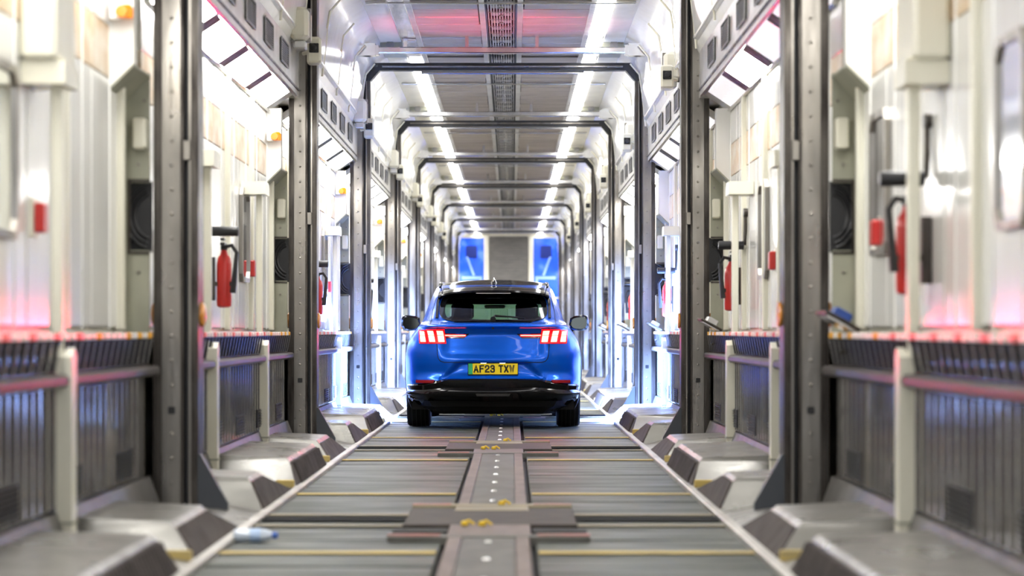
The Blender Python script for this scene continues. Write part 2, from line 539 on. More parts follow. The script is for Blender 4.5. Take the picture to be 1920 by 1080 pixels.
    up_pan = MB().add([(s * 1.742, -.9, 3.58), (s * 1.742, .9, 3.58), (s * 1.70, .9, 3.99), (s * 1.70, -.9, 3.99),
                       (s * 1.72, -.88, 3.60), (s * 1.72, .88, 3.60), (s * 1.68, .88, 3.97), (s * 1.68, -.88, 3.97)],
                      [(4, 5, 6, 7), (0, 1, 5, 4), (1, 2, 6, 5), (2, 3, 7, 6), (3, 0, 4, 7)]).mesh('panel', white)
    conduit = MB().tube([(s * 1.735, 0, 3.52), (s * 1.715, 0, 3.75), (s * 1.685, 0, 4.0), (s * 1.66, 0, 4.15), (s * 1.55, 0, 4.28)], .012, 6).mesh('conduit', cream, True)
    conduit2 = MB().tube([(s * 1.72, 0, 3.62), (s * 1.72, 7.6, 3.62)], .014, 6).mesh('conduit', silver, True)
    for b in range(NB):
        yb = 5.2 + 8 * b
        put('fascia', fas, trim, (0, yb + .2, 0))
        put('fascia_lip', fl, trim, (0, yb + .2, 0))
        for k in range(5):
            v_ = put('air_vent', vb, trim, (0, yb + 1.35 + k * 1.28, 0))
            put('vent_bars', vsl, v_)
        for k in range(4):
            put('panel', up_pan, trim, (0, yb + 1.15 + k * 1.9, 0))
            put('conduit', conduit, trim, (0, yb + 2.1 + k * 1.9, 0))
        put('conduit', conduit2, trim, (0, yb + .2, 0))

# ------------------------------------------------------------------ ceiling
ceiling = struct('ceiling', MB().box(-1.9, 1.9, Y0, YEND, 4.46, 4.56), dark, 'beige plank ceiling with a central grille')
cp = MB().cbox(-.355, .355, -.288, .288, 4.40, 4.43, .004).mesh('plank', ceil_mat)
co = MB().cbox(-.125, .125, 0, 7.7, 4.395, 4.44, .005).mesh('outer_panel', ceil_outer)
ctrim = MB().cbox(-.03, .03, 0, 8, 4.385, 4.43, .004).mesh('trim_strip', silver)
cdark = MB().box(-.012, .012, 0, 8, 4.39, 4.40).mesh('shadow_gap', dark)
gr_box = MB().box(-.155, .155, 0, 7.8, 4.44, 4.46).mesh('grille_back', dark)
bars = MB()
for k in range(10):
    x = -.135 + k * .03
    bars.box(x - .005, x + .005, 0, 7.8, 4.40, 4.425)
cross = MB()
for k in range(13):
    y = .3 + k * .6
    cross.box(-.145, .145, y - .02, y + .02, 4.398, 4.42)
    cross.box(-.1, .1, y + .12, y + .34, 4.405, 4.43)
    cross.lathe([(.022, 4.385), (.03, 4.41)], (0, y + .23, 0), n=8)
bars_me, cross_me = bars.mesh('grille_bars', silver), cross.mesh('grille_plates', grille_mat)
for b in range(NB):
    yb = 5.2 + 8 * b
    for k in range(13):
        y = yb + .2 + .3 + k * .6
        if b < 1 and k % 2: pass
        for s in (-1, 1):
            put('plank', cp, ceiling, (s * .59, y, random.uniform(-.002, .002)), (0, random.uniform(-.002, .002), 0))
    for s in (-1, 1):
        put('outer_panel', co, ceiling, (s * 1.295, yb + .15, 0))
        put('trim_strip', ctrim, ceiling, (s * .20, yb, 0))
        put('trim_strip', ctrim, ceiling, (s * .955, yb, 0))
        put('shadow_gap', cdark, ceiling, (s * .162, yb, 0))
    put('grille_back', gr_box, ceiling, (0, yb + .1, 0))
    put('grille_bars', bars_me, ceiling, (0, yb + .1, 0), kind='stuff')
    put('grille_plates', cross_me, ceiling, (0, yb + .1, 0), kind='stuff')
    # silver rail before each portal, thin rail after it
    rl = MB().cbox(-1.50, 1.50, -.06, .06, 4.20, 4.27, .01)
    for s in (-1, 1):
        rl.prism_y([(s * 1.44, 4.17), (s * 1.64, 4.17), (s * 1.66, 4.22), (s * 1.60, 4.31), (s * 1.44, 4.31)], -.08, .08)
        rl.box(s * 1.40, s * 1.44, -.07, .07, 4.18, 4.29)
        rl.box(s * .4 - .02, s * .4 + .02, -.03, .03, 4.26, 4.40)
        rl.box(s * 1.1 - .02, s * 1.1 + .02, -.03, .03, 4.26, 4.40)
    rl.build('silver_rail', chrome, ceiling, loc=(0, yb + 6.05, 0))
    MB().cbox(-1.38, 1.38, -.025, .025, 4.365, 4.392, .005).build('thin_rail', chrome, ceiling, loc=(0, yb + 3.1, 0))
    # red pilot lamp in the grille
    if b == 1:
        MB().lathe([(.03, 4.375), (.03, 4.40)], (.0, yb + 5.0, 0), n=12).build('pilot_lamp', mat('pilot_red', (1, .02, .05), .3, emit=4, emit_col=(1, .02, .1)), ceiling)
    for s in (-1, 1):
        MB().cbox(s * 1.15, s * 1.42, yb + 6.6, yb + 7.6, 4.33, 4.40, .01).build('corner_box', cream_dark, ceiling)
        MB().lathe([(.05, -.03), (.05, 0), (.03, .01)], (s * 1.30, yb + 6.58, 4.36), axis='y', n=14).build('fan_boss', grille_mat, ceiling)

# ------------------------------------------------------------------ far end
fw = MB()
fw.box(-2.1, 2.1, YEND, YEND + .1, 4.28, 4.6)
for s in (-1, 1):
    fw.box(s * 1.74, s * 2.1, YEND, YEND + .1, 0, 4.28)
    fw.box(s * .68, s * .85, YEND, YEND + .1, 0, 4.28)
far = struct('wall_far', fw, cream, 'cream end wall around two blue windows')
for s in (-1, 1):
    for k in range(2):
        MB().cbox(s * .69, s * .84, YEND - .06, YEND, .3 + k * 2.1, 2.3 + k * 2.1, .02).build('pilaster_panel', cream, far)
door = struct('door_1', MB().box(-.68, .68, YEND + .02, YEND + .08, 0, 4.3), mat('shutter_grey', (.20, .19, .175), .5, .4, col2=(.15, .145, .135), nscale=(3, 3, 8)), 'grey slatted roller door closing the far end')
dm = MB()
for k in range(43):
    dm.cbox(-.67, .67, YEND - .01, YEND + .03, .02 + k * .1, .11 + k * .1, .008)
dm.build('slat', MATS['shutter_grey'], door, kind='stuff')
bm_ = bpy.data.materials.new('blue_glow_glass')
bm_.use_nodes = True
nt = bm_.node_tree
bs = nt.nodes['Principled BSDF']
bs.inputs['Base Color'].default_value = (.02, .09, .6, 1)
bs.inputs['Roughness'].default_value = .15
geo = nt.nodes.new('ShaderNodeNewGeometry')
mp = nt.nodes.new('ShaderNodeMapping'); mp.inputs['Scale'].default_value = (2.2, 1, 1.6)
nz = nt.nodes.new('ShaderNodeTexNoise'); nz.inputs['Scale'].default_value = 1.2; nz.inputs['Detail'].default_value = 3
cr = nt.nodes.new('ShaderNodeValToRGB')
cr.color_ramp.elements[0].position = .35; cr.color_ramp.elements[0].color = (.0, .03, .45, 1)
cr.color_ramp.elements[1].position = .72; cr.color_ramp.elements[1].color = (.13, .24, .9, 1)
e_ = cr.color_ramp.elements.new(.52); e_.color = (.0, .065, .75, 1)
nt.links.new(geo.outputs['Position'], mp.inputs[0]); nt.links.new(mp.outputs[0], nz.inputs['Vector'])
nt.links.new(nz.outputs[0], cr.inputs[0]); nt.links.new(cr.outputs[0], bs.inputs['Emission Color'])
bs.inputs['Emission Strength'].default_value = .6
for i, s in enumerate((-1, 1)):
    wf = MB()
    for (x0, x1, z0, z1) in ((.83, .86, 0, 4.3), (1.72, 1.75, 0, 4.3), (.83, 1.75, 4.25, 4.30), (.83, 1.75, 2.15, 2.2)):
        wf.box(s * x0, s * x1, YEND - .02, YEND + .09, z0, z1)
    wn = struct('window_%d' % (i + 1), wf, cream, 'tall blue lit window at the far end, %s of the roller door' % ('left', 'right')[i])
    MB().box(s * .86, s * 1.72, YEND + .05, YEND + .07, 0, 4.25).build('pane', bm_, wn)
    bl = mat('blue_dark', (.0, .02, .25), .4) if i == 0 else MATS['blue_dark']
    pb = mat('blue_pale', (.25, .4, .9), .4, emit=.3, emit_col=(.2, .35, 1)) if i == 0 else MATS['blue_pale']
    MB().cbox(s * 1.1, s * 1.48, YEND + .0, YEND + .05, 3.55, 3.98, .02).build('dark_hatch', bl, wn)
    MB().cbox(s * .92, s * 1.62, YEND + .02, YEND + .05, 2.82, 2.92, .01).build('pale_rail', pb, wn)
    MB().cbox(s * .92, s * 1.02, YEND + .02, YEND + .05, 2.3, 2.86, .01).build('pale_rail', pb, wn)
    MB().tube([(s * 1.45, YEND + .02, 3.6), (s * 1.2, YEND + .02, 2.95)], .04, 8).build('pale_rail', pb, wn)

# ================================================================== PORTAL FRAMES
for n in range(1, 10):
    yp = post_y(n)
    pf = thing('portal_frame', 'worn steel portal frame with riveted posts, %s from the near end' % ORD[n - 1], 'frame', (0, yp, 0), 'steel portal frames')
    for s in (-1, 1):
        core = MB()
        core.box(s * 1.615, s * 1.655, -.02, .20, .0, 4.20)          # inner flange
        core.box(s * 1.655, s * 1.70, .08, .20, 0, 4.20)             # groove web
        core.box(s * 1.70, s * 1.715, .0, .2, 0, 4.20)
        core.box(s * 1.715, s * 1.82, .012, .2, 0, 4.20)
        core.box(s * 1.82, s * 1.865, -.01, .2, 0, 3.12)             # outer flange
        core.box(s * 1.835, s * 1.845, -.018, -.008, 0, 3.12)
        core.box(s * 1.628, s * 1.64, -.03, -.018, 0, 4.2)
        core.build('post', steel_dark, pf)
        MB().box(s * 1.658, s * 1.698, .06, .085, 0, 4.2).build('groove_strip', groove, pf)
        MB().cbox(s * 1.714, s * 1.822, -.004, .014, .02, 4.2, .004).build('face_plate', steel, pf)
        MB().cbox(s * 1.655, s * 1.672, -.012, .08, .0, 4.2, .003).build('guide_bar', steel, pf)
        rv = MB()
        if n <= 4:
            for k in range(30):
                rv.lathe([(.011, -.004), (.009, -.010), (.003, -.012)], (s * 1.765, 0, .2 + k * .135), axis='y', n=6)
                rv.lathe([(.008, -.02), (.006, -.027)], (s * 1.635, 0, .2 + k * .27), axis='y', n=6)
            rv.build('rivet', steel, pf, kind='stuff')
            MB().cbox(s * 1.745, s * 1.785, -.014, -.002, .58, .62, .004).build('latch_hole', dark, pf)
            MB().cbox(s * 1.66, s * 1.70, -.03, .0, 1.98, 2.09, .004).build('striker_plate', steel, pf)
        gs = MB().prism_y([(s * 1.615, .05), (s * 1.45, .05), (s * 1.45, .09), (s * 1.60, .36), (s * 1.615, .36)], -.05, .0)
        gs.build('gusset', mat('gusset_paint', (.045, .05, .06), .4) if n == 1 and s < 0 else MATS['gusset_paint'], pf)
        for (x, ) in ((1.62,), (1.86,)):
            MB().lathe([(.07, -.012), (.07, .004), (.05, .014), (0.001, .016)] if x < 1.7 else [(.07, .012), (.07, -.004), (.05, -.014), (0.001, -.016)], (s * (x - (.014 if x < 1.7 else -.014)), .1, 1.13), axis='x', n=14).build('reflector', amber_dull, pf, True)
        # chamfered head corner
    hd = MB()
    hd.prism_y([(-1.5, 4.22), (1.5, 4.22), (1.5, 4.31), (-1.5, 4.31)], -.03, .12)
    for s in (-1, 1):
        hd.prism_y([(s * 1.5, 4.22), (s * 1.615, 4.09), (s * 1.715, 4.09), (s * 1.715, 4.2), (s * 1.60, 4.31), (s * 1.5, 4.31)], -.03, .12)
    hd.build('lintel', rubber, pf)
    MB().cbox(-1.47, 1.47, -.05, -.03, 4.255, 4.275, .003).build('lintel_bead', steel, pf)
    MB().cbox(-1.0, 1.0, .12, .16, 4.19, 4.235, .008).build('lintel_bead', chrome, pf)

# ================================================================== LIGHTS
for s, side in SIDES:
    # sloping wall light: lens from (1.985, 2.95) to (1.775, 3.09)
    dx, dz = (1.775 - 1.985), .14
    L = math.hypot(dx, dz)
    nx, nz_ = -dz / L, -abs(dx) / L          # inward and down (for the right side, mirrored by s)

    def quad_block(y0, y1, t0, t1, o0, o1):
        m_ = MB()
        vs = []
        for (t, o) in ((t0, o0), (t1, o0), (t1, o1), (t0, o1)):
            x = 1.985 + dx * t + nx * o
            z = 2.95 + dz * t + nz_ * o
            vs.append((s * x, z))
        return m_.prism_y(vs, y0, y1)

    hous = quad_block(0, 6.9, -.06, 1.06, -.06, 0)
    hous.v += []
    h_me = hous.mesh('housing', silver)
    d_me = quad_block(0, 1.34, .05, .95, 0, .035).mesh('diffuser', light_on)
    d2_me = quad_block(0, 1.34, .05, .95, 0, .03).mesh('diffuser', light_half)
    e_me = quad_block(0, .36, .05, .95, 0, .03).mesh('end_diffuser', light_on)
    frm = quad_block(0, 6.9, -.06, .03, -.005, .03)
    frm2 = quad_block(0, 6.9, .97, 1.06, -.005, .03)
    frm.add(frm2.v, frm2.f)
    f_me = frm.mesh('rim', chrome)
    sp_me = quad_block(0, .30, .05, .95, 0, .036).mesh('divider', steel_dark)
    for b in range(NB):
        yb = 5.2 + 8 * b
        t = thing('wall_light', 'sloping wall light high on the %s wall, %s bay from the near end' % (side, ORD[b]), 'light', (0, yb + .6, 0), 'sloping wall lights')
        put('housing', h_me, t)
        put('rim', f_me, t)
        for k in range(4):
            lit = s < 0 or b >= 3 or (b + k) % 3 == 0
            put('diffuser', d_me if lit else d2_me, t, (0, .04 + k * 1.66, 0))
            if k < 3:
                put('divider', sp_me, t, (0, 1.39 + k * 1.66, 0))
    # ceiling strip lights
    st_me = MB().cbox(-.085, .085, 0, 2.7, 4.372, 4.398, .006)
    on_me = st_me.mesh('diffuser', strip_on)
    off_me = st_me.mesh('diffuser', strip_off)
    tray = MB().box(-.10, .10, 0, 7.9, 4.40, 4.44).mesh('tray', chrome)
    for b in range(NB):
        yb = 5.2 + 8 * b
        t = thing('ceiling_light', 'white strip light along the %s ceiling edge, %s from the near end' % (side, ORD[b]), 'light', (s * 1.07, yb + .05, 0), 'ceiling strip lights')
        put('tray', tray, t)
        for k, (ya) in enumerate((.3, 3.1, 6.2)):
            on = not (s < 0 and b <= 2)
            q = put('diffuser', on_me if on else off_me, t, (0, ya, 0))
            if k == 2: q.scale.y = .58

# ================================================================== FITTINGS ALONG THE WALLS
# ---- stanchions
for s, side in SIDES:
    low = MB().prism_x([(-.055, .09), (.055, .09), (.055, .925), (.02, .965), (-.055, .925)], s * 1.79, s * 1.86).mesh('lower_post', cream)
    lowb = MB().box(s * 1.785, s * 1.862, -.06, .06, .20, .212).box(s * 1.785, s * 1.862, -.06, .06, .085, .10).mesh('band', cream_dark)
    upp = MB().cbox(s * 1.835, s * 1.885, -.035, .035, .9, 2.12, .008).mesh('upper_post', cream)
    hd_ = MB().prism_x([(-.16, 2.10), (.16, 2.10), (.16, 2.16), (.10, 2.20), (-.16, 2.20)], s * 1.80, s * 1.99).mesh('hood', cream)
    hb = MB().cbox(s * 1.83, s * 1.99, -.2, .25, 2.20, 2.62, .02).mesh('hood_box', cream)
    for b in range(NB):
        yb = 5.2 + 8 * b
        for q, off in enumerate((2.3, 5.2 if b == 0 else 5.5)):
            if b == 0 and q == 0: continue
            t = thing('stanchion', 'cream stanchion at the %s wall, %s of two in the %s bay' % (side, ('nearer', 'farther')[q], ORD[b]), 'post', (0, yb + off, 0), 'cream stanchions')
            put('lower_post', low, t); put('band', lowb, t); put('upper_post', upp, t); put('hood', hd_, t)
            if (b, q) == (0, 1): put('hood_box', hb, t)

# ---- cable cabinets with white hoods ahead of each portal
for s, side in SIDES:
    hood = MB().prism_y([(s * 1.868, 2.44), (s * 2.02, 2.29), (s * 2.02, 2.95), (s * 1.868, 2.95)], -.62, -.50).mesh('hood', white)
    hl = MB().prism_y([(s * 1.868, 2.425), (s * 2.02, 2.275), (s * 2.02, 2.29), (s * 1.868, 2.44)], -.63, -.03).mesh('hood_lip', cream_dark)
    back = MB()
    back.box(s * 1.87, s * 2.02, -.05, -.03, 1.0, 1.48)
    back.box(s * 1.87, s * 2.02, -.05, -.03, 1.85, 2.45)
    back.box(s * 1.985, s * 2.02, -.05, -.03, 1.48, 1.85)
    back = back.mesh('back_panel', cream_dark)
    opening = MB().box(s * 1.86, s * 1.99, -.012, -.006, 1.47, 1.86).mesh('recess', dark)
    frame_ = MB().box(s * 1.975, s * 1.99, -.06, -.045, 1.46, 1.87).box(s * 1.87, s * 1.99, -.06, -.045, 1.46, 1.475).box(s * 1.87, s * 1.99, -.06, -.045, 1.855, 1.87).mesh('recess_frame', steel_dark)
    coil = MB()
    for k in range(3):
        r = .10 + .022 * k
        coil.tube([(s * (1.86 + r * math.cos(a)), -.02 - .008 * k, 1.67 + 1.25 * r * math.sin(a)) for a in np.linspace(-1.35, 1.35, 14)], .011, 6)
    coil = coil.mesh('cable_coil', black_pl, True)
    bx = MB().cbox(s * 1.88, s * 1.95, -.14, -.05, 2.03, 2.20, .01).mesh('switch_box', cream)
    bolts_ = MB()
    for (x, z) in ((1.93, 1.95), (1.93, 1.36), (1.9, 2.3)):
        bolts_.lathe([(.01, -.05), (.008, -.06)], (s * x, 0, z), axis='y', n=8)
    bolts_ = bolts_.mesh('screw', steel)
    for n in range(1, 8):
        t = thing('cable_cabinet', 'cream cable cabinet with coiled cable at the %s post of the %s portal frame' % (side, ORD[n - 1]), 'cabinet', (0, post_y(n) - .06, 0), 'cable cabinets')
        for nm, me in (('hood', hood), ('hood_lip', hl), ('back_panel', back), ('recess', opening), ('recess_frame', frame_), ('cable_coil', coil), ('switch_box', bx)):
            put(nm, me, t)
        put('screw', bolts_, t, kind='stuff')
        if s < 0:
            a = thing('warning_lamp', 'small amber lamp on the white hood at the %s portal frame, left side' % ORD[n - 1], 'lamp', (-1.925, post_y(n) - .71, 2.70), 'amber warning lamps')
            MB().cbox(-.06, 0, -.05, 0, -.04, .05, .008).build('base', white, a)
            MB().lathe([(.03, -.09), (.036, -.06), (.036, -.045)], (.012, 0, .0), axis='y', n=12).lathe([(.036, 0), (.036, .05), (.02, .07)], (.03, -.03, -.03), n=12).build('lens', amber, a, True)

# ---- CCTV cameras
for s, side in SIDES:
    body = MB().cbox(-.062, .062, -.16, .0, -.115, .115, .018).mesh('housing', cream)
    win = MB().cbox(-.042, .042, -.168, -.158, -.03, .055, .006).mesh('window', lens_black)
    lens = MB().lathe([(.026, -.175), (.02, -.178), (.018, -.17)], (0, 0, .012), axis='y', n=14).mesh('lens', black_pl)
    br = MB().tube([(0, -.05, .0), (s * .06, -.02, 0), (s * .10, .03, .0)], .018, 8).mesh('bracket', cream, True)
    for n in range(2, 8):
        y = post_y(n) - .25 if s < 0 else post_y(n) + 1.95
        t = thing('cctv_camera', 'cream boxy security camera on the %s wall beside the %s portal frame' % (side, ORD[n - 1]), 'camera', (s * 1.615, y, 3.475), 'security cameras', (-.08, 0, s * -.04))
        put('housing', body, t); put('window', win, t); put('lens', lens, t); put('bracket', br, t)
        # junction box above it
        yb_ = y - .55 if s < 0 else y + .5
        j = thing('junction_box', 'white strapped junction box above the %s security camera at the %s portal frame' % (side, ORD[n - 1]), 'box', (s * 1.69, yb_, 3.64), 'white junction boxes')
        MB().cbox(-.08, .08, -.22, .22, -.13, .14, .03).build('cover', cream, j)
        MB().cbox(-.088, .088, -.02, .02, -.14, .15, .004).build('strap', steel, j)
        MB().cbox(-.05, .05, -.1, .1, -.20, -.13, .01).build('gland', silver, j)

# ---- fire extinguishers, crank handles
for s, side in SIDES:
    ext = MB().lathe([(.03, 0), (.049, .01), (.052, .04), (.052, .30), (.044, .345), (.026, .37), (.02, .40)], (0, 0, 0), n=18)
    ext = ext.mesh('cylinder', red, True)
    valve = MB().lathe([(.024, .40), (.024, .43)], (0, 0, 0), n=10)
    valve.box(-.016, .016, -.10, .03, .43, .45).box(-.014, .014, -.11, .0, .465, .48)
    valve = valve.mesh('valve', black_pl)
    hose = MB().tube([(0, -.02, .42), (-s * .06, -.05, .43), (-s * .095, -.07, .38), (-s * .085, -.08, .25), (-s * .07, -.08, .10)], [.014, .014, .015, .017, .022], 8).mesh('hose', black_pl, True)
    brk = MB().box(-.07, .07, -.03, .03, .15, .18).box(s * .06, s * .105, -.03, .03, .05, .35).mesh('bracket', steel_dark)
    lab = MB().lathe([(.053, .14), (.053, .2)], (0, 0, 0), n=18).mesh('label_band', cap_white, True)
    grip = MB().lathe([(.03, -.10), (.036, -.09), (.034, .08), (.036, .10), (.02, .105)], (0, 0, 0), axis='x', n=14).mesh('grip', black_pl, True)
    arm = MB().tube([(s * .06, 0, 0), (s * .11, .0, .01), (s * .115, .0, .12), (s * .115, 0, .26)], .014, 8).lathe([(.035, s * .10), (.035, s * .15)], (0, 0, .26), axis='x', n=12).mesh('crank_arm', steel_dark, True)
    for b in range(0, 7):
        yb = 5.2 + 8 * b
        if s < 0:
            if b == 0: continue
            ye, yh = yb + 3.4, yb + 3.15
        else:
            ye, yh = (yb + 5.50, yb + 5.50) if b == 0 else (yb + 6.12, yb + 5.85)
        t = thing('fire_extinguisher', 'red fire extinguisher with black hose on the %s wall, %s bay' % (side, ORD[b]), 'extinguisher', (s * 1.885, ye, 1.20), 'wall fire extinguishers')
        put('cylinder', ext, t); put('valve', valve, t); put('hose', hose, t); put('bracket', brk, t)
        h = thing('crank_handle', 'black crank handle above the extinguisher on the %s wall, %s bay' % (side, ORD[b]), 'handle', (s * 1.86, yh, 1.72), 'black crank handles')
        put('grip', grip, h); put('crank_arm', arm, h)

# ---- red alarm boxes, wall mirrors / windows, folding trays
wn = 3
for s, side in SIDES:
    al = MB().cbox(-.025, .025, -.05, .05, -.065, .065, .008).mesh('box', red)
    alp = MB().box(s * .02, s * .04, -.07, .07, -.085, .085).mesh('back_plate', cream)
    offs = {0: (5.3, ), 1: (5.85, )} if s < 0 else {0: (6.9,), 1: (3.7,)}
    for b in range(0, 6):
        yb = 5.2 + 8 * b
        off = offs.get(b, offs[1])[0]
        t = thing('alarm_box', 'small red alarm box on the %s wall, %s bay from the near end' % (side, ORD[b]), 'box', (s * 1.955, yb + off, 1.535), 'red alarm boxes')
        put('box', al, t); put('back_plate', alp, t)
    wf = MB()
    hw, z0, z1, t_ = .27, 1.42, 2.15, .035
    outer = [(-hw, z0 + .06), (-hw + .06, z0), (hw - .06, z0), (hw, z0 + .06), (hw, z1 - .06), (hw - .06, z1), (-hw + .06, z1), (-hw, z1 - .06)]
    inner = [(y * (hw - t_) / hw, (z - (z0 + z1) / 2) * (z1 - z0 - 2 * t_) / (z1 - z0) + (z0 + z1) / 2) for y, z in outer]
    wf.rings([[(s * 1.99, y, z) for y, z in outer], [(s * 1.96, y, z) for y, z in outer], [(s * 1.96, y, z) for y, z in inner], [(s * 1.985, y, z) for y, z in inner]], cap=False)
    wfm = wf.mesh('window_frame', steel)
    pn = MB().prism_x(inner, s * 1.975, s * 1.982).mesh('pane', mirror_m)
    for b in range(0, 6):
        yb = 5.2 + 8 * b
        for off in ((4.6,) if s < 0 and b == 0 else (5.5,) if s < 0 else (3.7, 6.9) if b == 0 else (4.5,)):
            o = put('window_%d' % wn, wfm, None, (0, yb + off, 0), kind='structure', label='narrow mirrored window in the %s wall, %s bay from the near end' % (side, ORD[b]))
            wn += 1
            put('pane', pn, o)
for b in range(0, 5):
    yb = 5.2 + 8 * b
    t = thing('folding_tray', 'tilted metal folding tray on the right wall beside the %s portal frame' % ORD[b], 'tray', (1.80, yb + 7.15, 1.09), 'folding trays', (0, .5, 0))
    fr = MB()
    for (a0, a1) in (((-.09, -.2), (.09, -.2)), ((.09, -.2), (.09, .2)), ((.09, .2), (-.09, .2)), ((-.09, .2), (-.09, -.2))):
        fr.tube([(a0[0], a0[1], 0), (a1[0], a1[1], 0)], .012, 6)
    fr.build('frame', steel_dark, t)
    MB().box(-.08, .08, -.19, .19, -.02, -.008).build('tray', chrome, t)
    MB().tube([(.09, 0, 0), (.12, 0, -.10), (.09, 0, -.14)], .012, 6).build('strut', steel_dark, t)
    MB().cbox(-.05, .05, -.08, .10, -.006, .06, .008).build('latch_block', bluebox if b == 0 else silver, t)

# ---- bottle on the floor
bt = thing('water_bottle', 'clear plastic water bottle with a blue cap lying on the floor planks', 'bottle', (-1.15, 11.75, .034))
MB().lathe([(.012, -.105), (.030, -.10), (.033, -.085), (.031, -.03), (.033, 0), (.031, .03), (.032, .05), (.018, .08), (.013, .085), (.013, .09)], (0, 0, 0), axis='x', n=18).build('body', mat('bottle_plastic', (.62, .70, .82), .1, spec=.8), bt, True)
MB().lathe([(.016, .086), (.017, .09), (.017, .108), (.014, .112)], (0, 0, 0), axis='x', n=14).build('cap', mat('bottle_cap', (.03, .12, .5), .4), bt, True)
MB().lathe([(.0345, -.02), (.0345, .03)], (0, 0, 0), axis='x', n=18).build('label_wrap', mat('bottle_label', (.45, .6, .85), .4), bt, True)

# ================================================================== CAR
blue = mat('car_blue', (.0, .095, .62), .22, .4, coat=.28, spec=.2)
gloss_black = mat('gloss_black', (.004, .004, .005), .09, spec=.35)
matte_black = mat('matte_black', (.006, .006, .006), .6, spec=.2)
tyre_m = mat('tyre_rubber', (.008, .008, .008), .7, spec=.2)
wheel_m = mat('wheel_alloy', (.25, .25, .26), .3, .9)
inside = mat('cabin_trim', (.012, .012, .012), .7, spec=.1)
glass = glass_mat('tinted_glass', (.36, .44, .37))
wglass = glass_mat('windscreen_glass', (.75, .85, .77))
nt_ = wglass.node_tree
tl_ = nt_.nodes.new('ShaderNodeBsdfTranslucent'); tl_.inputs[0].default_value = (.45, .75, .5, 1)  # pale green haze put into the windscreen glass to lighten the view through
mx_ = nt_.nodes.new('ShaderNodeMixShader'); mx_.inputs[0].default_value = .4
o_ = next(n for n in nt_.nodes if n.type == 'OUTPUT_MATERIAL')
nt_.links.new(o_.inputs[0].links[0].from_socket, mx_.inputs[1]); nt_.links.new(tl_.outputs[0], mx_.inputs[2]); nt_.links.new(mx_.outputs[0], o_.inputs[0])
side_glass = mat('side_glass', (.008, .01, .012), .04, coat=.5)
lamp_red = mat('tail_red', (.5, .005, .005), .2, emit=.55, emit_col=(1, .0, .004))
lamp_core = mat('tail_core', (1, .6, .5), .3, emit=16, emit_col=(1, .024, .016))
lamp_house = mat('lamp_housing', (.09, .0, .0), .12, coat=.6)
reflex = mat('reflex_red', (.28, .01, .015), .2)
plate_y = mat('plate_yellow', (.92, .68, .0), .35)
plate_g = mat('plate_green', (.02, .42, .14), .35)
plate_k = mat('plate_black', (.008, .008, .008), .5)


def pchip(xs, ys):
    xs, ys = np.array(xs, float), np.array(ys, float)
    h = np.diff(xs); d = np.diff(ys) / h
    m = np.zeros(len(xs))
    m[0], m[-1] = d[0], d[-1]
    for i in range(1, len(xs) - 1):
        if d[i - 1] * d[i] > 0:
            w1, w2 = 2 * h[i] + h[i - 1], h[i] + 2 * h[i - 1]
            m[i] = (w1 + w2) / (w1 / d[i - 1] + w2 / d[i])

    def f(x):
        x = min(max(x, xs[0]), xs[-1])
        i = min(max(int(np.searchsorted(xs, x)) - 1, 0), len(xs) - 2)
        t = (x - xs[i]) / h[i]
        return float((2 * t**3 - 3 * t**2 + 1) * ys[i] + (t**3 - 2 * t**2 + t) * h[i] * m[i] + (-2 * t**3 + 3 * t**2) * ys[i + 1] + (t**3 - t**2) * h[i] * m[i + 1])
    return f


Wf = pchip([.20, .30, .40, .50, .62, .74, .84, .92, .98, 1.04, 1.10, 1.16, 1.25, 1.35, 1.45, 1.52, 1.57],
           [.86, .90, .92, .93, .935, .935, .925, .905, .875, .835, .785, .752, .725, .695, .66, .625, .58])
Ycf = pchip([.20, .28, .36, .45, .52, .60, .70, .80, .90, 1.0, 1.06, 1.085, 1.10, 1.13, 1.20, 1.30, 1.42, 1.46, 1.50, 1.54, 1.57],
            [.26, .12, .03, .0, -.01, .02, .03, .035, .052, .066, .045, .005, .015, .15, .31, .52, .80, .90, 1.0, 1.15, 1.35])
Yff = pchip([.20, .35, .5, .65, .75, .85, .92, .97, 1.02, 1.08, 1.2, 1.35, 1.48, 1.57],
            [4.45, 4.66, 4.70, 4.71, 4.68, 4.52, 4.15, 3.75, 3.45, 3.30, 3.05, 2.72, 2.38, 2.15])


def smooth(a, b, x):
    t = min(max((x - a) / (b - a), 0), 1)
    return t * t * (3 - 2 * t)


def Pr(u, z):
    a = abs(u)
    g = smooth(1.05, 1.2, z)
    return (.07 + .05 * g) * a**2 + (.33 - .1 * g) * a**9


def rear_y(x, z):
    u = min(abs(x) / Wf(z), 1)
    y = Ycf(z) + Pr(u, z)
    # number plate recess, trapezoid widening downwards
    hw = .37 + max(0, .70 - z) * 1.0
    y += .05 * (1 - smooth(hw - .035, hw + .02, abs(x))) * smooth(.50, .56, z) * (1 - smooth(.695, .71, z))
    # bumper corner facet below the crease
    y += .018 * smooth(.40, .60, abs(x)) * (1 - smooth(.60, .70, z)) * smooth(.5, .56, z)
    # ledge under the lip between the lamps
    y += .014 * (1 - smooth(1.0, 1.05, z)) * smooth(.74, .80, z) * (1 - smooth(.45, .6, abs(x)))
    return y


def front_y(u, z):
    a = abs(u)
    return Yff(z) - (.18 * a**2 + .40 * a**8) * (1 if z < 1.0 else .8)


def rear_pt(x, z, off=0.0):
    e = .004
    p = Vector((x, rear_y(x, z), z))
    if off == 0: return p
    px = Vector((x + e, rear_y(x + e, z), z)) - Vector((x - e, rear_y(x - e, z), z))
    pz = Vector((x, rear_y(x, z + e), z + e)) - Vector((x, rear_y(x, z - e), z - e))
    n_ = px.cross(pz).normalized()
    if n_.y > 0: n_ = -n_
    return p + n_ * off


def win_hw(z):                                            # half width of the rear window opening
    return WIN(z)


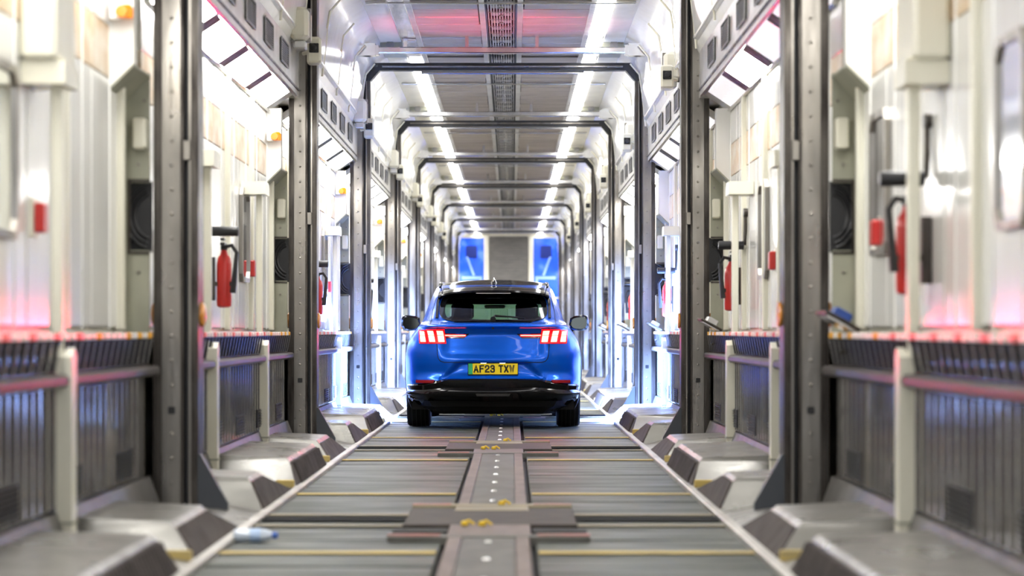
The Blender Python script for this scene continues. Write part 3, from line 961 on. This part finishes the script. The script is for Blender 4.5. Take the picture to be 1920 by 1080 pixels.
WIN = pchip([1.128, 1.14, 1.165, 1.20, 1.26, 1.33, 1.38, 1.415, 1.43], [.40, .46, .525, .56, .572, .565, .545, .49, .42])
car = thing('car', 'blue electric crossover car with lit tail lamps and yellow plate, seen from behind', 'car', tuple(CAR))

# ---- body shell
zs = sorted(set([round(z, 4) for z in np.concatenate([np.linspace(.20, .50, 11), np.linspace(.50, .72, 17), np.linspace(.72, 1.0, 15), np.linspace(1.0, 1.14, 19), np.linspace(1.14, 1.44, 22), np.linspace(1.44, 1.57, 10)])]))
NU, NS, NF = 40, 84, 16
us = [math.sin(PI / 2 * k / NU) for k in range(NU + 1)]
uf = [math.sin(PI / 2 * k / NF) for k in range(NF + 1)]


def side_x(y, z, w):
    t = (y - 2.3) / 2.3
    bul = .012 * math.exp(-((y - .93) / .55)**2) * (1 - smooth(.9, 1.05, z))
    return w * (1 - .035 * abs(t)**3 * (1 if t > 0 else 0)) + bul - .012


rows = []
for z in zs:
    w = Wf(z)
    half = []
    for u in us:
        half.append((u * w, rear_y(u * w, z)))
    ya = half[-1][1]
    yb = front_y(1, z)
    wF = side_x(yb, z, w) * .965
    for k in range(1, NS):
        y = ya + (yb - ya) * k / NS
        b0 = smooth(0, .12, k / NS); b1 = smooth(.8, 1, k / NS)
        half.append((w * (1 - b0) + (side_x(y, z, w) * (1 - b1) + wF * b1) * b0, y))
    for u in reversed(uf):
        half.append((u * wF, front_y(u, z)))
    loop = [(x, y, z) for x, y in half] + [(-x, y, z) for x, y in reversed(half[1:-1])]
    rows.append(loop)
N = len(rows[0])
mb = MB()
mb.v = [p for r in rows for p in r]
WH = ((.93, .375), (3.91, .375))
for k in range(len(zs) - 1):
    for i in range(N):
        j = (i + 1) % N
        q = [rows[k][i], rows[k][j], rows[k + 1][j], rows[k + 1][i]]
        c = [sum(p[a] for p in q) / 4 for a in range(3)]
        if abs(c[0]) > .60 and any((c[1] - wy)**2 + (c[2] - wz)**2 < .405**2 for wy, wz in WH):
            continue
        isrear = c[1] < Ycf(c[2]) + .35 and c[1] < 1.6
        if isrear and 1.13 < c[2] < 1.428 and all(abs(p[0]) < WIN(min(max(p[2], 1.13), 1.43)) - .012 for p in q):
            continue
        isfront = c[1] > Yff(c[2]) - .45
        if isfront and 1.07 < c[2] < 1.46 and abs(c[0]) < Wf(c[2]) * .88:
            continue
        black = c[2] > 1.545 or c[2] < .30 or (c[1] < 1.0 and c[2] < .53 - .055 * smooth(.42, .86, abs(c[0])) - .03)
        mb.f.append((k * N + i, k * N + j, (k + 1) * N + j, (k + 1) * N + i))
        mb.m.append(1 if black else 0)
# roof cap
ym = 1.8
prev = (len(zs) - 1) * N
K = 9
for r in range(1, K):
    s_ = 1 - r / K
    base = len(mb.v)
    for (x, y, z) in rows[-1]:
        mb.v.append((x * s_, ym + (y - ym) * s_, 1.57 + .042 * (1 - s_**2.2)))
    for i in range(N):
        j = (i + 1) % N
        mb.f.append((prev + i, prev + j, base + j, base + i)); mb.m.append(1)
    prev = base
mb.v.append((0, ym, 1.612)); ci = len(mb.v) - 1
for i in range(N):
    mb.f.append((prev + i, prev + (i + 1) % N, ci)); mb.m.append(1)
# painted outside, dark trim inside
nt = blue.node_tree
body = mb.build('body', [blue, gloss_black], car, smooth='all')
ln = MB()                                                 # dark headlining and door trim just inside the shell
for k, z in enumerate(zs):
    if z < 1.0 or z > 1.56: continue
lin_rows = [[(x * .955, (y - 1.9) * .965 + 1.9, z - .012) for x, y, z in rows[k]] for k in range(len(zs)) if 1.0 <= zs[k]]
lz = [r[0][2] for r in lin_rows]
ln.v = [p for r in lin_rows for p in r]
for k in range(len(lin_rows) - 1):
    for i in range(N):
        j = (i + 1) % N
        q = [lin_rows[k][i], lin_rows[k][j], lin_rows[k + 1][j], lin_rows[k + 1][i]]
        cx = sum(p[0] for p in q) / 4; cz = sum(p[2] for p in q) / 4; cy = sum(p[1] for p in q) / 4
        if 1.10 < cz < 1.44 and abs(cx) < .56 and cy < 1.4: continue
        if 1.05 < cz < 1.36 and abs(cx) < .60 and cy > 2.2: continue
        ln.f.append((k * N + i, k * N + j, (k + 1) * N + j, (k + 1) * N + i)); ln.m.append(0)
nl = len(lin_rows) - 1
ln.f.append(tuple(nl * N + i for i in range(N))); ln.m.append(0)
ln.build('headlining', inside, car)
MB().box(-.86, .86, .35, 4.2, .20, .30).box(-.64, .64, .3, 4.3, .185, .26).build('underbody', matte_black, car)


def patch(name, m, z0, z1, xl, xr, off, nz=14, nx=24, depth=.012, parent=None, mirror=False, fn=rear_pt):
    """curved panel lying on the rear surface between xl(z) and xr(z)"""
    b_ = MB()
    zz = np.linspace(z0, z1, nz + 1)
    A, B = [], []
    sg = -1 if mirror else 1
    for z in zz:
        a, c = xl(z), xr(z)
        for i in range(nx + 1):
            x = sg * (a + (c - a) * i / nx)
            A.append(tuple(fn(x, z, off))); B.append(tuple(fn(x, z, off - depth)))
    n_ = nx + 1
    f = []
    for k in range(nz):
        for i in range(nx):
            f.append((k * n_ + i, k * n_ + i + 1, (k + 1) * n_ + i + 1, (k + 1) * n_ + i))
    M_ = len(A)
    edge = [i for i in range(nx + 1)] + [k * n_ + nx for k in range(1, nz + 1)] + [nz * n_ + i for i in range(nx - 1, -1, -1)] + [k * n_ for k in range(nz - 1, 0, -1)]
    for q in range(len(edge)):
        a, c = edge[q], edge[(q + 1) % len(edge)]
        f.append((a, M_ + a, M_ + c, c))
    b_.add(A + B, f)
    return b_.build(name, m, parent or car, smooth=40)


C_ = lambda v: (lambda z: v)


def strip(name, m, pts, r, off=.002, parent=None, n=6):
    """thin line following the rear surface through (x,z) points"""
    P = []
    for (x0, z0), (x1, z1) in zip(pts[:-1], pts[1:]):
        L_ = max(2, int(math.hypot(x1 - x0, z1 - z0) / .03))
        P += [rear_pt(x0 + (x1 - x0) * t / L_, z0 + (z1 - z0) * t / L_, off) for t in range(L_)]
    P.append(rear_pt(*pts[-1], off))
    return MB().tube(P, r, n).build(name, m, parent or car, True)


# ---- rear window, its black border, spoiler, wiper
rw = patch('rear_window', glass, 1.128, 1.43, lambda z: -WIN(z), lambda z: WIN(z), .006, 22, 40, .004)
for sg in (-1, 1):
    patch('window_border', gloss_black, 1.13, 1.43, lambda z: WIN(z) - .055, lambda z: WIN(z) + .006, .0085, 22, 6, .006, parent=rw, mirror=sg < 0)
patch('window_border', gloss_black, 1.124, 1.150, lambda z: -WIN(max(z, 1.128)), lambda z: WIN(max(z, 1.128)), .0086, 4, 40, .006, parent=rw)
patch('window_border', gloss_black, 1.385, 1.436, lambda z: -WIN(min(z, 1.43)), lambda z: WIN(min(z, 1.43)), .0086, 6, 40, .006, parent=rw)
sp = MB()
sec = []
for k in range(41):
    x = -.60 + 1.2 * k / 40
    a = abs(x) / .60
    dz_ = -.035 * a**2.2 - .02 * a**9
    dy = .10 * a**2
    zc = 1.475 + dz_
    sec.append([(x, .62 + dy, zc - .03), (x, .60 + dy, zc - .018), (x, .61 + dy, zc), (x, .80 + dy, zc + .03), (x, 1.15 + dy * .6, zc + .062), (x, 1.30 + dy * .5, zc + .055),
                (x, 1.2 + dy * .6, zc + .02), (x, .85 + dy, zc - .02)])
sp.rings(sec)
spo = sp.build('roof_spoiler', gloss_black, car, 30)
MB().box(-.185, .185, .612, .63, 1.438, 1.446).build('brake_light_strip', mat('grey_lens', (.35, .33, .33), .2), spo)
for sg in (-1, 1):                                       # bright side blades between window and pillar
    patch('window_blade', gloss_black, 1.17, 1.50, lambda z: .585 - .10 * smooth(1.34, 1.52, z), lambda z: .612 - .07 * smooth(1.34, 1.52, z), .012, 20, 5, .014, mirror=sg < 0)
wp = MB().tube([rear_pt(-.0, 1.142, .03), rear_pt(.02, 1.165, .035), rear_pt(.18, 1.160, .03), rear_pt(.33, 1.142, .03)], [.016, .014, .010, .008], 6)
wp.lathe([(.03, -.02), (.026, .02), (.01, .028)], tuple(rear_pt(0, 1.142, .02)), axis='y', n=12)
wp.build('wiper', matte_black, car, True)

# ---- tailgate seam, crease, camera
z_l = .705
seam = [(.575, 1.12), (.60, 1.02), (.592, .90), (.585, .79), (.575, .745), (.55, .717), (.51, .706), (0, .704)]
seam = seam + [(-x, z) for x, z in reversed(seam[:-1])]
strip('tailgate_seam', matte_black, seam, .0042, .0005)
MB().lathe([(.012, -.012), (.010, .0)], tuple(rear_pt(0, 1.07, .004)), axis='y', n=12).build('reversing_camera', matte_black, car)

# ---- tail lamps
for sg in (-1, 1):
    h = patch('tail_lamp', lamp_house, .962, 1.022, lambda z: .50, lambda z: .745, .008, 6, 14, .012, mirror=sg < 0)
    h['label'] = 'lit %s tail lamp with three slanted bars' % ('left' if sg < 0 else 'right')
    patch('spear_housing', lamp_house, .958, 1.012, lambda z: .262 + .9 * abs(z - 1.004) + (.13 if z > 1.0 else 0), lambda z: .54, .007, 8, 14, .012, parent=h, mirror=sg < 0)
    patch('spear_tip', gloss_black, .975, 1.008, lambda z: .250 + 1.2 * abs(z - 1.004), lambda z: .31, .009, 6, 8, .012, parent=h, mirror=sg < 0)
    patch('spear_light', lamp_core, .985, .994, lambda z: .29, lambda z: .52, .012, 2, 14, .008, parent=h, mirror=sg < 0)
    patch('spear_light', lamp_red, .976, 1.001, lambda z: .285, lambda z: .53, .0095, 2, 14, .008, parent=h, mirror=sg < 0)
    for (xt0, xt1, xb0, xb1, zt, zb) in ((.600, .520, .580, .502, 1.048, .912), (.695, .622, .672, .597, 1.045, .912), (.775, .716, .765, .695, 1.036, .912)):
        lo, hi = (lambda z, a=xt1, b=xb1, t=zt, c=zb: b + (a - b) * (z - c) / (t - c)), (lambda z, a=xt0, b=xb0, t=zt, c=zb: b + (a - b) * (z - c) / (t - c))
        bar = patch('lamp_bar', lamp_red, zb - .009, zt + .009, lambda z, l=lo: l(z) - .008, lambda z, l=hi: l(z) + .008, .012, 8, 4, .018, parent=h, mirror=sg < 0)
        patch('lamp_core', lamp_core, zb + .006, zb + (zt - zb) * .54, lambda z, l=lo: l(z) + .007, lambda z, l=hi: l(z) - .007, .017, 4, 4, .008, parent=h, mirror=sg < 0)
        patch('lamp_core', lamp_core, zb + (zt - zb) * .58, zt - .006, lambda z, l=lo: l(z) + .007, lambda z, l=hi: l(z) - .007, .017, 4, 4, .008, parent=h, mirror=sg < 0)

# ---- lower bumper in gloss black, reflectors, diffuser
vz = lambda x: .53 - .055 * smooth(.42, .86, abs(x))
bl = MB()
A = []
NX = 60
ZL = [0, .08, .2, .35, .42, .5, .62, .72, .85, 1]
OF = [.006, .024, .018, .012, .03, .045, .04, .018, .022, -.02]
for k in range(NX + 1):
    x = -.915 + 1.83 * k / NX
    top, bot = vz(x), .285 + .03 * smooth(.6, .9, abs(x))
    col_ = []
    for t, of in zip(ZL, OF):
        z = top + (bot - top) * t
        xx = max(-Wf(z) * .965, min(Wf(z) * .965, x))
        p = rear_pt(xx, z, of)
        col_.append(tuple(p))
    A.append(col_)
pts_ = [p for c in A for p in c]
nz_ = len(ZL)
bl.add(pts_, [(k * nz_ + i, (k + 1) * nz_ + i, (k + 1) * nz_ + i + 1, k * nz_ + i + 1) for k in range(NX) for i in range(nz_ - 1)])
bump = bl.build('lower_bumper', gloss_black, car, 50)
patch('grille_insert', mat('mesh_insert', (.05, .05, .05), .5, bump=.8, bscale=(120, 120, 120)), .372, .392, lambda z: -.17 - (z - .372) * .5, lambda z: .17 + (z - .372) * .5, .05, 3, 12, .02, parent=bump)
for sg in (-1, 1):
    patch('reflector', reflex, .492, .516, lambda z: .61 + (.516 - z) * .6, lambda z: .80, .022, 4, 10, .02, parent=bump, mirror=sg < 0)
df = MB()
for (z, hw, y) in ((.30, .84, .10), (.24, .80, .13), (.19, .68, .20), (.155, .66, .30)):
    df.v += [(-hw, y + .25, z), (-hw * .8, y, z), (hw * .8, y, z), (hw, y + .25, z)]
for k in range(3):
    for i in range(3):
        df.f.append((k * 4 + i, k * 4 + i + 1, k * 4 + 5 + i, k * 4 + 4 + i)); df.m.append(0)
df.v += [(-.64, 1.2, .155), (.64, 1.2, .155)]
df.f.append((12, 13, 14, 15, 17, 16)); df.m.append(0)
df.build('diffuser', matte_black, car)

# ---- number plate
yp_ = rear_y(0, .63) - .022
pw, ph = .26, .0575
npl = MB().cbox(-pw - .006, pw + .006, 0, .012, -ph - .012, ph + .004, .004).build('number_plate', plate_k, car, loc=(0, yp_, .638))
MB().cbox(-pw + .046, pw, -.003, .002, -ph, ph, .002).build('yellow_field', plate_y, npl)
MB().cbox(-pw, -pw + .045, -.003, .002, -ph, ph, .002).build('green_band', plate_g, npl)
GL = {
    'A': [[(0, 0), (.5, 1), (1, 0)], [(.2, .33), (.8, .33)]],
    'F': [[(0, 0), (0, 1), (1, 1)], [(0, .53), (.8, .53)]],
    '2': [[(0, .74), (.02, .9), (.2, 1), (.8, 1), (1, .86), (1, .68), (.9, .55), (.1, .25), (0, .1), (0, 0), (1, 0)]],
    '3': [[(0, .8), (.05, .93), (.25, 1), (.75, 1), (.97, .9), (.97, .64), (.75, .53), (.35, .53)], [(.75, .53), (1, .42), (1, .1), (.75, 0), (.25, 0), (.04, .08), (0, .22)]],
    'T': [[(0, 1), (1, 1)], [(.5, 1), (.5, 0)]],
    'X': [[(0, 0), (1, 1)], [(0, 1), (1, 0)]],
    'W': [[(0, 1), (.22, 0), (.5, .78), (.78, 0), (1, 1)]],
}


def glyph(ch, x, z, w, h, st):
    g = MB()
    for pl in GL[ch]:
        P = [Vector((x + st / 2 + px * (w - st), z + st / 2 + pz * (h - st))) for px, pz in pl]
        L_, R_ = [], []
        for i, p in enumerate(P):
            d0 = (P[i] - P[i - 1]).normalized() if i else (P[1] - P[0]).normalized()
            d1 = (P[i + 1] - P[i]).normalized() if i < len(P) - 1 else d0
            n0, n1 = Vector((-d0.y, d0.x)), Vector((-d1.y, d1.x))
            mm = (n0 + n1)
            mm = mm.normalized() if mm.length > .1 else n0
            k = min(1 / max(mm.dot(n0), .4), 1.8)
            ex = Vector((0, 0))
            if i == 0: ex = -d0 * st / 2
            if i == len(P) - 1: ex = d0 * st / 2
            L_.append(p + mm * st / 2 * k + ex); R_.append(p - mm * st / 2 * k + ex)
        for i in range(len(P) - 1):
            q = [L_[i], L_[i + 1], R_[i + 1], R_[i]]
            g.rings([[(a.x, -.005, a.y) for a in q], [(a.x, -.002, a.y) for a in q]])
    return g


x = -.205
for ch in 'AF23 TXW':
    if ch == ' ':
        x += .030; continue
    wd = .054 if ch in 'WA' else .049
    glyph(ch, x, -.040, wd, .08, .0155).build('plate_character', plate_k, npl)
    x += wd + .008
for sg in (-1, 1):
    MB().cbox(sg * .10 - .03, sg * .10 + .03, yp_ - .006, yp_ + .03, .697, .704, .002).build('plate_lamp', mat('plate_lamp', (1, 1, 1), .3, emit=2.5) if sg < 0 else MATS['plate_lamp'], car)

# ---- side glass, arches, wheels, mirrors, aerial
for sg in (-1, 1):
    g = MB()
    A = []
    zz = np.linspace(1.075, 1.47, 10)
    for z in zz:
        y0 = 1.02 + (z - 1.075) * 1.2 + .25 * smooth(1.3, 1.47, z); y1 = Yff(z) - .52
        for k in range(25):
            y = y0 + (y1 - y0) * k / 24
            A.append((sg * (side_x(y, z, Wf(z)) + .006), y, z))
    for k in range(9):
        for i in range(24):
            g.f.append((k * 25 + i, k * 25 + i + 1, k * 25 + 26 + i, k * 25 + 25 + i)); g.m.append(0)
    g.v = A
    g.build('side_window', side_glass, car, 60)
    out = MB().tube([A[k * 25] for k in range(10)] + A[9 * 25 + 1:9 * 25 + 25], .009, 6)
    out.build('window_trim', gloss_black, car, True)
    for (wy, wz) in WH:
        ar = MB()
        rs = []
        for k in range(29):
            a = math.radians(-22 + 224 * k / 28)
            ring = []
            for (r, xo) in ((.385, -.05), (.385, .012), (.40, .02), (.452, .016), (.458, -.02)):
                y, z = wy + r * math.cos(a), wz + r * math.sin(a)
                xw = min(side_x(y, min(max(z, .2), .9), Wf(min(max(z, .2), .9))), .935)
                ring.append((sg * (xw + xo), y, max(z, .20)))
            rs.append(ring)
        ar.rings(rs)
        ar.build('wheel_arch', matte_black, car, 40)
        wl_ = MB()
        wl_.box(sg * .55, sg * .60, wy - .44, wy + .44, .20, .80)
        rs = []
        for k in range(17):
            a = PI * k / 16
            rs.append([(sg * .56, wy + .42 * math.cos(a), wz + .42 * math.sin(a)), (sg * .92, wy + .42 * math.cos(a), wz + .42 * math.sin(a))])
        for q in range(16):
            wl_.add([rs[q][0], rs[q][1], rs[q + 1][1], rs[q + 1][0]], [(0, 1, 2, 3)])
        wl_.build('arch_liner', matte_black, car)
        ty = MB().lathe([(.24, -.10), (.30, -.125), (.345, -.125), (.362, -.108), (.366, -.06), (.366, .06), (.362, .108), (.345, .125), (.30, .125), (.24, .10)], (0, 0, 0), axis='x', n=40)
        tyo = ty.build('wheel', tyre_m, car, 40, loc=(sg * .808, wy, .366))
        rim = MB()
        rim.lathe([(.245, -.09), (.25, .08), (.235, .10), (.225, .08), (.22, -.09)], (0, 0, 0), axis='x', n=36)
        rim.lathe([(.05, .02), (.05, .09), (.03, .10), (.002, .10)], (0, 0, 0), axis='x', n=16)
        for q in range(10):
            a = 2 * PI * q / 10
            ca, sa = math.cos(a), math.sin(a)
            P = lambda r, t: (r * ca - t * sa, r * sa + t * ca)
            v = []
            for xx in (.06, .09):
                for (r, t) in ((.04, -.014), (.235, -.022), (.235, .022), (.04, .014)):
                    y, z = P(r, t); v.append((xx, y, z))
            rim.add(v, [(0, 1, 2, 3), (7, 6, 5, 4), (0, 4, 5, 1), (1, 5, 6, 2), (2, 6, 7, 3), (3, 7, 4, 0)])
        ro = rim.build('rim', wheel_m, tyo, 40)
        if sg < 0: ro.rotation_euler = (0, 0, PI)
        tr = MB()
        for gx in (-.07, -.025, .025, .07):
            tr.lathe([(.3672, gx - .004), (.3672, gx + .004)], (0, 0, 0), axis='x', n=40)
        tr.build('tread_groove', groove, tyo, True)
    # door mirror
    mr = MB()
    rs = []
    prof = [(-.155, .80), (-.145, .96), (-.10, 1.0), (-.04, .95), (.04, .75), (.09, .42), (.10, .1)]
    outl = [(-.105, -.01), (-.095, .055), (-.05, .078), (.04, .090), (.085, .078), (.104, .03), (.10, -.03), (.075, -.068), (.03, -.078), (-.06, -.072), (-.09, -.055)]
    outl = [(-x if sg > 0 else x, z) for x, z in outl] if False else outl
    for yy, sc in prof:
        rs.append([(-sg * -1 * x * sc if False else sg * (x * sc), yy, z * sc) for x, z in outl])
    mr.rings(rs)
    mo = mr.build('door_mirror', gloss_black, car, 50, loc=(sg * .985, 3.0, 1.125))
    mo.scale = (1.15, 1, 1.12)
    MB().rings([[(sg * x * .76, -.1575, z * .74) for x, z in outl], [(sg * x * .76, -.153, z * .74) for x, z in outl]]).build('mirror_glass', mat('door_mirror_glass', (.09, .10, .095), .05, 1.) if sg < 0 else MATS['door_mirror_glass'], mo)
    MB().tube([(-sg * .07, -.02, -.06), (-sg * .14, .02, -.085), (-sg * .22, .05, -.10)], [.03, .028, .035], 8).build('mirror_arm', gloss_black, mo, True)
    # rear head rests and front seats
    for (x, y, z0, z1, hw) in ((.40, 1.45, 1.0, 1.20, .13), (.37, 2.35, .9, 1.17, .22), (.37, 2.42, 1.17, 1.36, .13)):
        MB().cbox(sg * x - hw, sg * x + hw, y, y + .11, z0, z1, .03).build('head_rest' if hw < .2 else 'seat_back', inside, car)
    # pillar seam
    strip('pillar_seam', matte_black, [(sg * .665, 1.10), (sg * .655, 1.25), (sg * .625, 1.40)], .003, .0005)
    # roof edge rail
    MB().tube([(sg * .585, 1.02, 1.515), (sg * .60, 1.25, 1.545), (sg * .59, 1.6, 1.572), (sg * .57, 2.1, 1.575), (sg * .60, 2.5, 1.51)], .012, 8).build('roof_rail', gloss_black, car, True)
    # headlamps at the front
    MB().cbox(sg * .55, sg * .82, 4.42, 4.50, .70, .80, .02).build('headlamp', mat('headlamp_glass', (.8, .85, 1), .1, emit=6, emit_col=(.7, .8, 1)) if sg < 0 else MATS['headlamp_glass'], car)
MB().cbox(-.09, .09, 1.47, 1.56, 1.0, 1.165, .03).build('head_rest', inside, car)
MB().box(-.66, .66, .45, 1.5, 1.045, 1.06).build('parcel_shelf', inside, car)
MB().box(-.70, .70, 3.0, 3.5, 1.0, 1.10).build('dashboard', inside, car)
MB().cbox(-.12, .12, 2.75, 2.79, 1.30, 1.36, .012).box(-.012, .012, 2.76, 2.80, 1.33, 1.48).build('rear_view_mirror', inside, car)
MB().box(-.62, .62, 2.5, 2.62, 1.345, 1.52).build('sun_visor', inside, car)


def front_pt(x, z, off):
    w = Wf(z)
    return Vector((x, front_y(x / w, z) + off, z))


patch('windscreen', wglass, 1.06, 1.47, lambda z: -Wf(z) * .89, lambda z: Wf(z) * .89, .006, 14, 24, .004, fn=front_pt)
fin = MB()
rs = []
for (y, w, h) in ((0, .004, .02), (.03, .018, .055), (.07, .03, .075), (.12, .036, .06), (.20, .036, .03), (.27, .02, .012)):
    rs.append([(-w, y, 0), (-w * .9, y, h * .35), (-.008, y, h * .8), (0, y, h), (.008, y, h * .8), (w * .9, y, h * .35), (w, y, 0)])
fin.rings(rs)
fin.build('roof_aerial', gloss_black, car, 40, loc=(0, 1.22, 1.553))
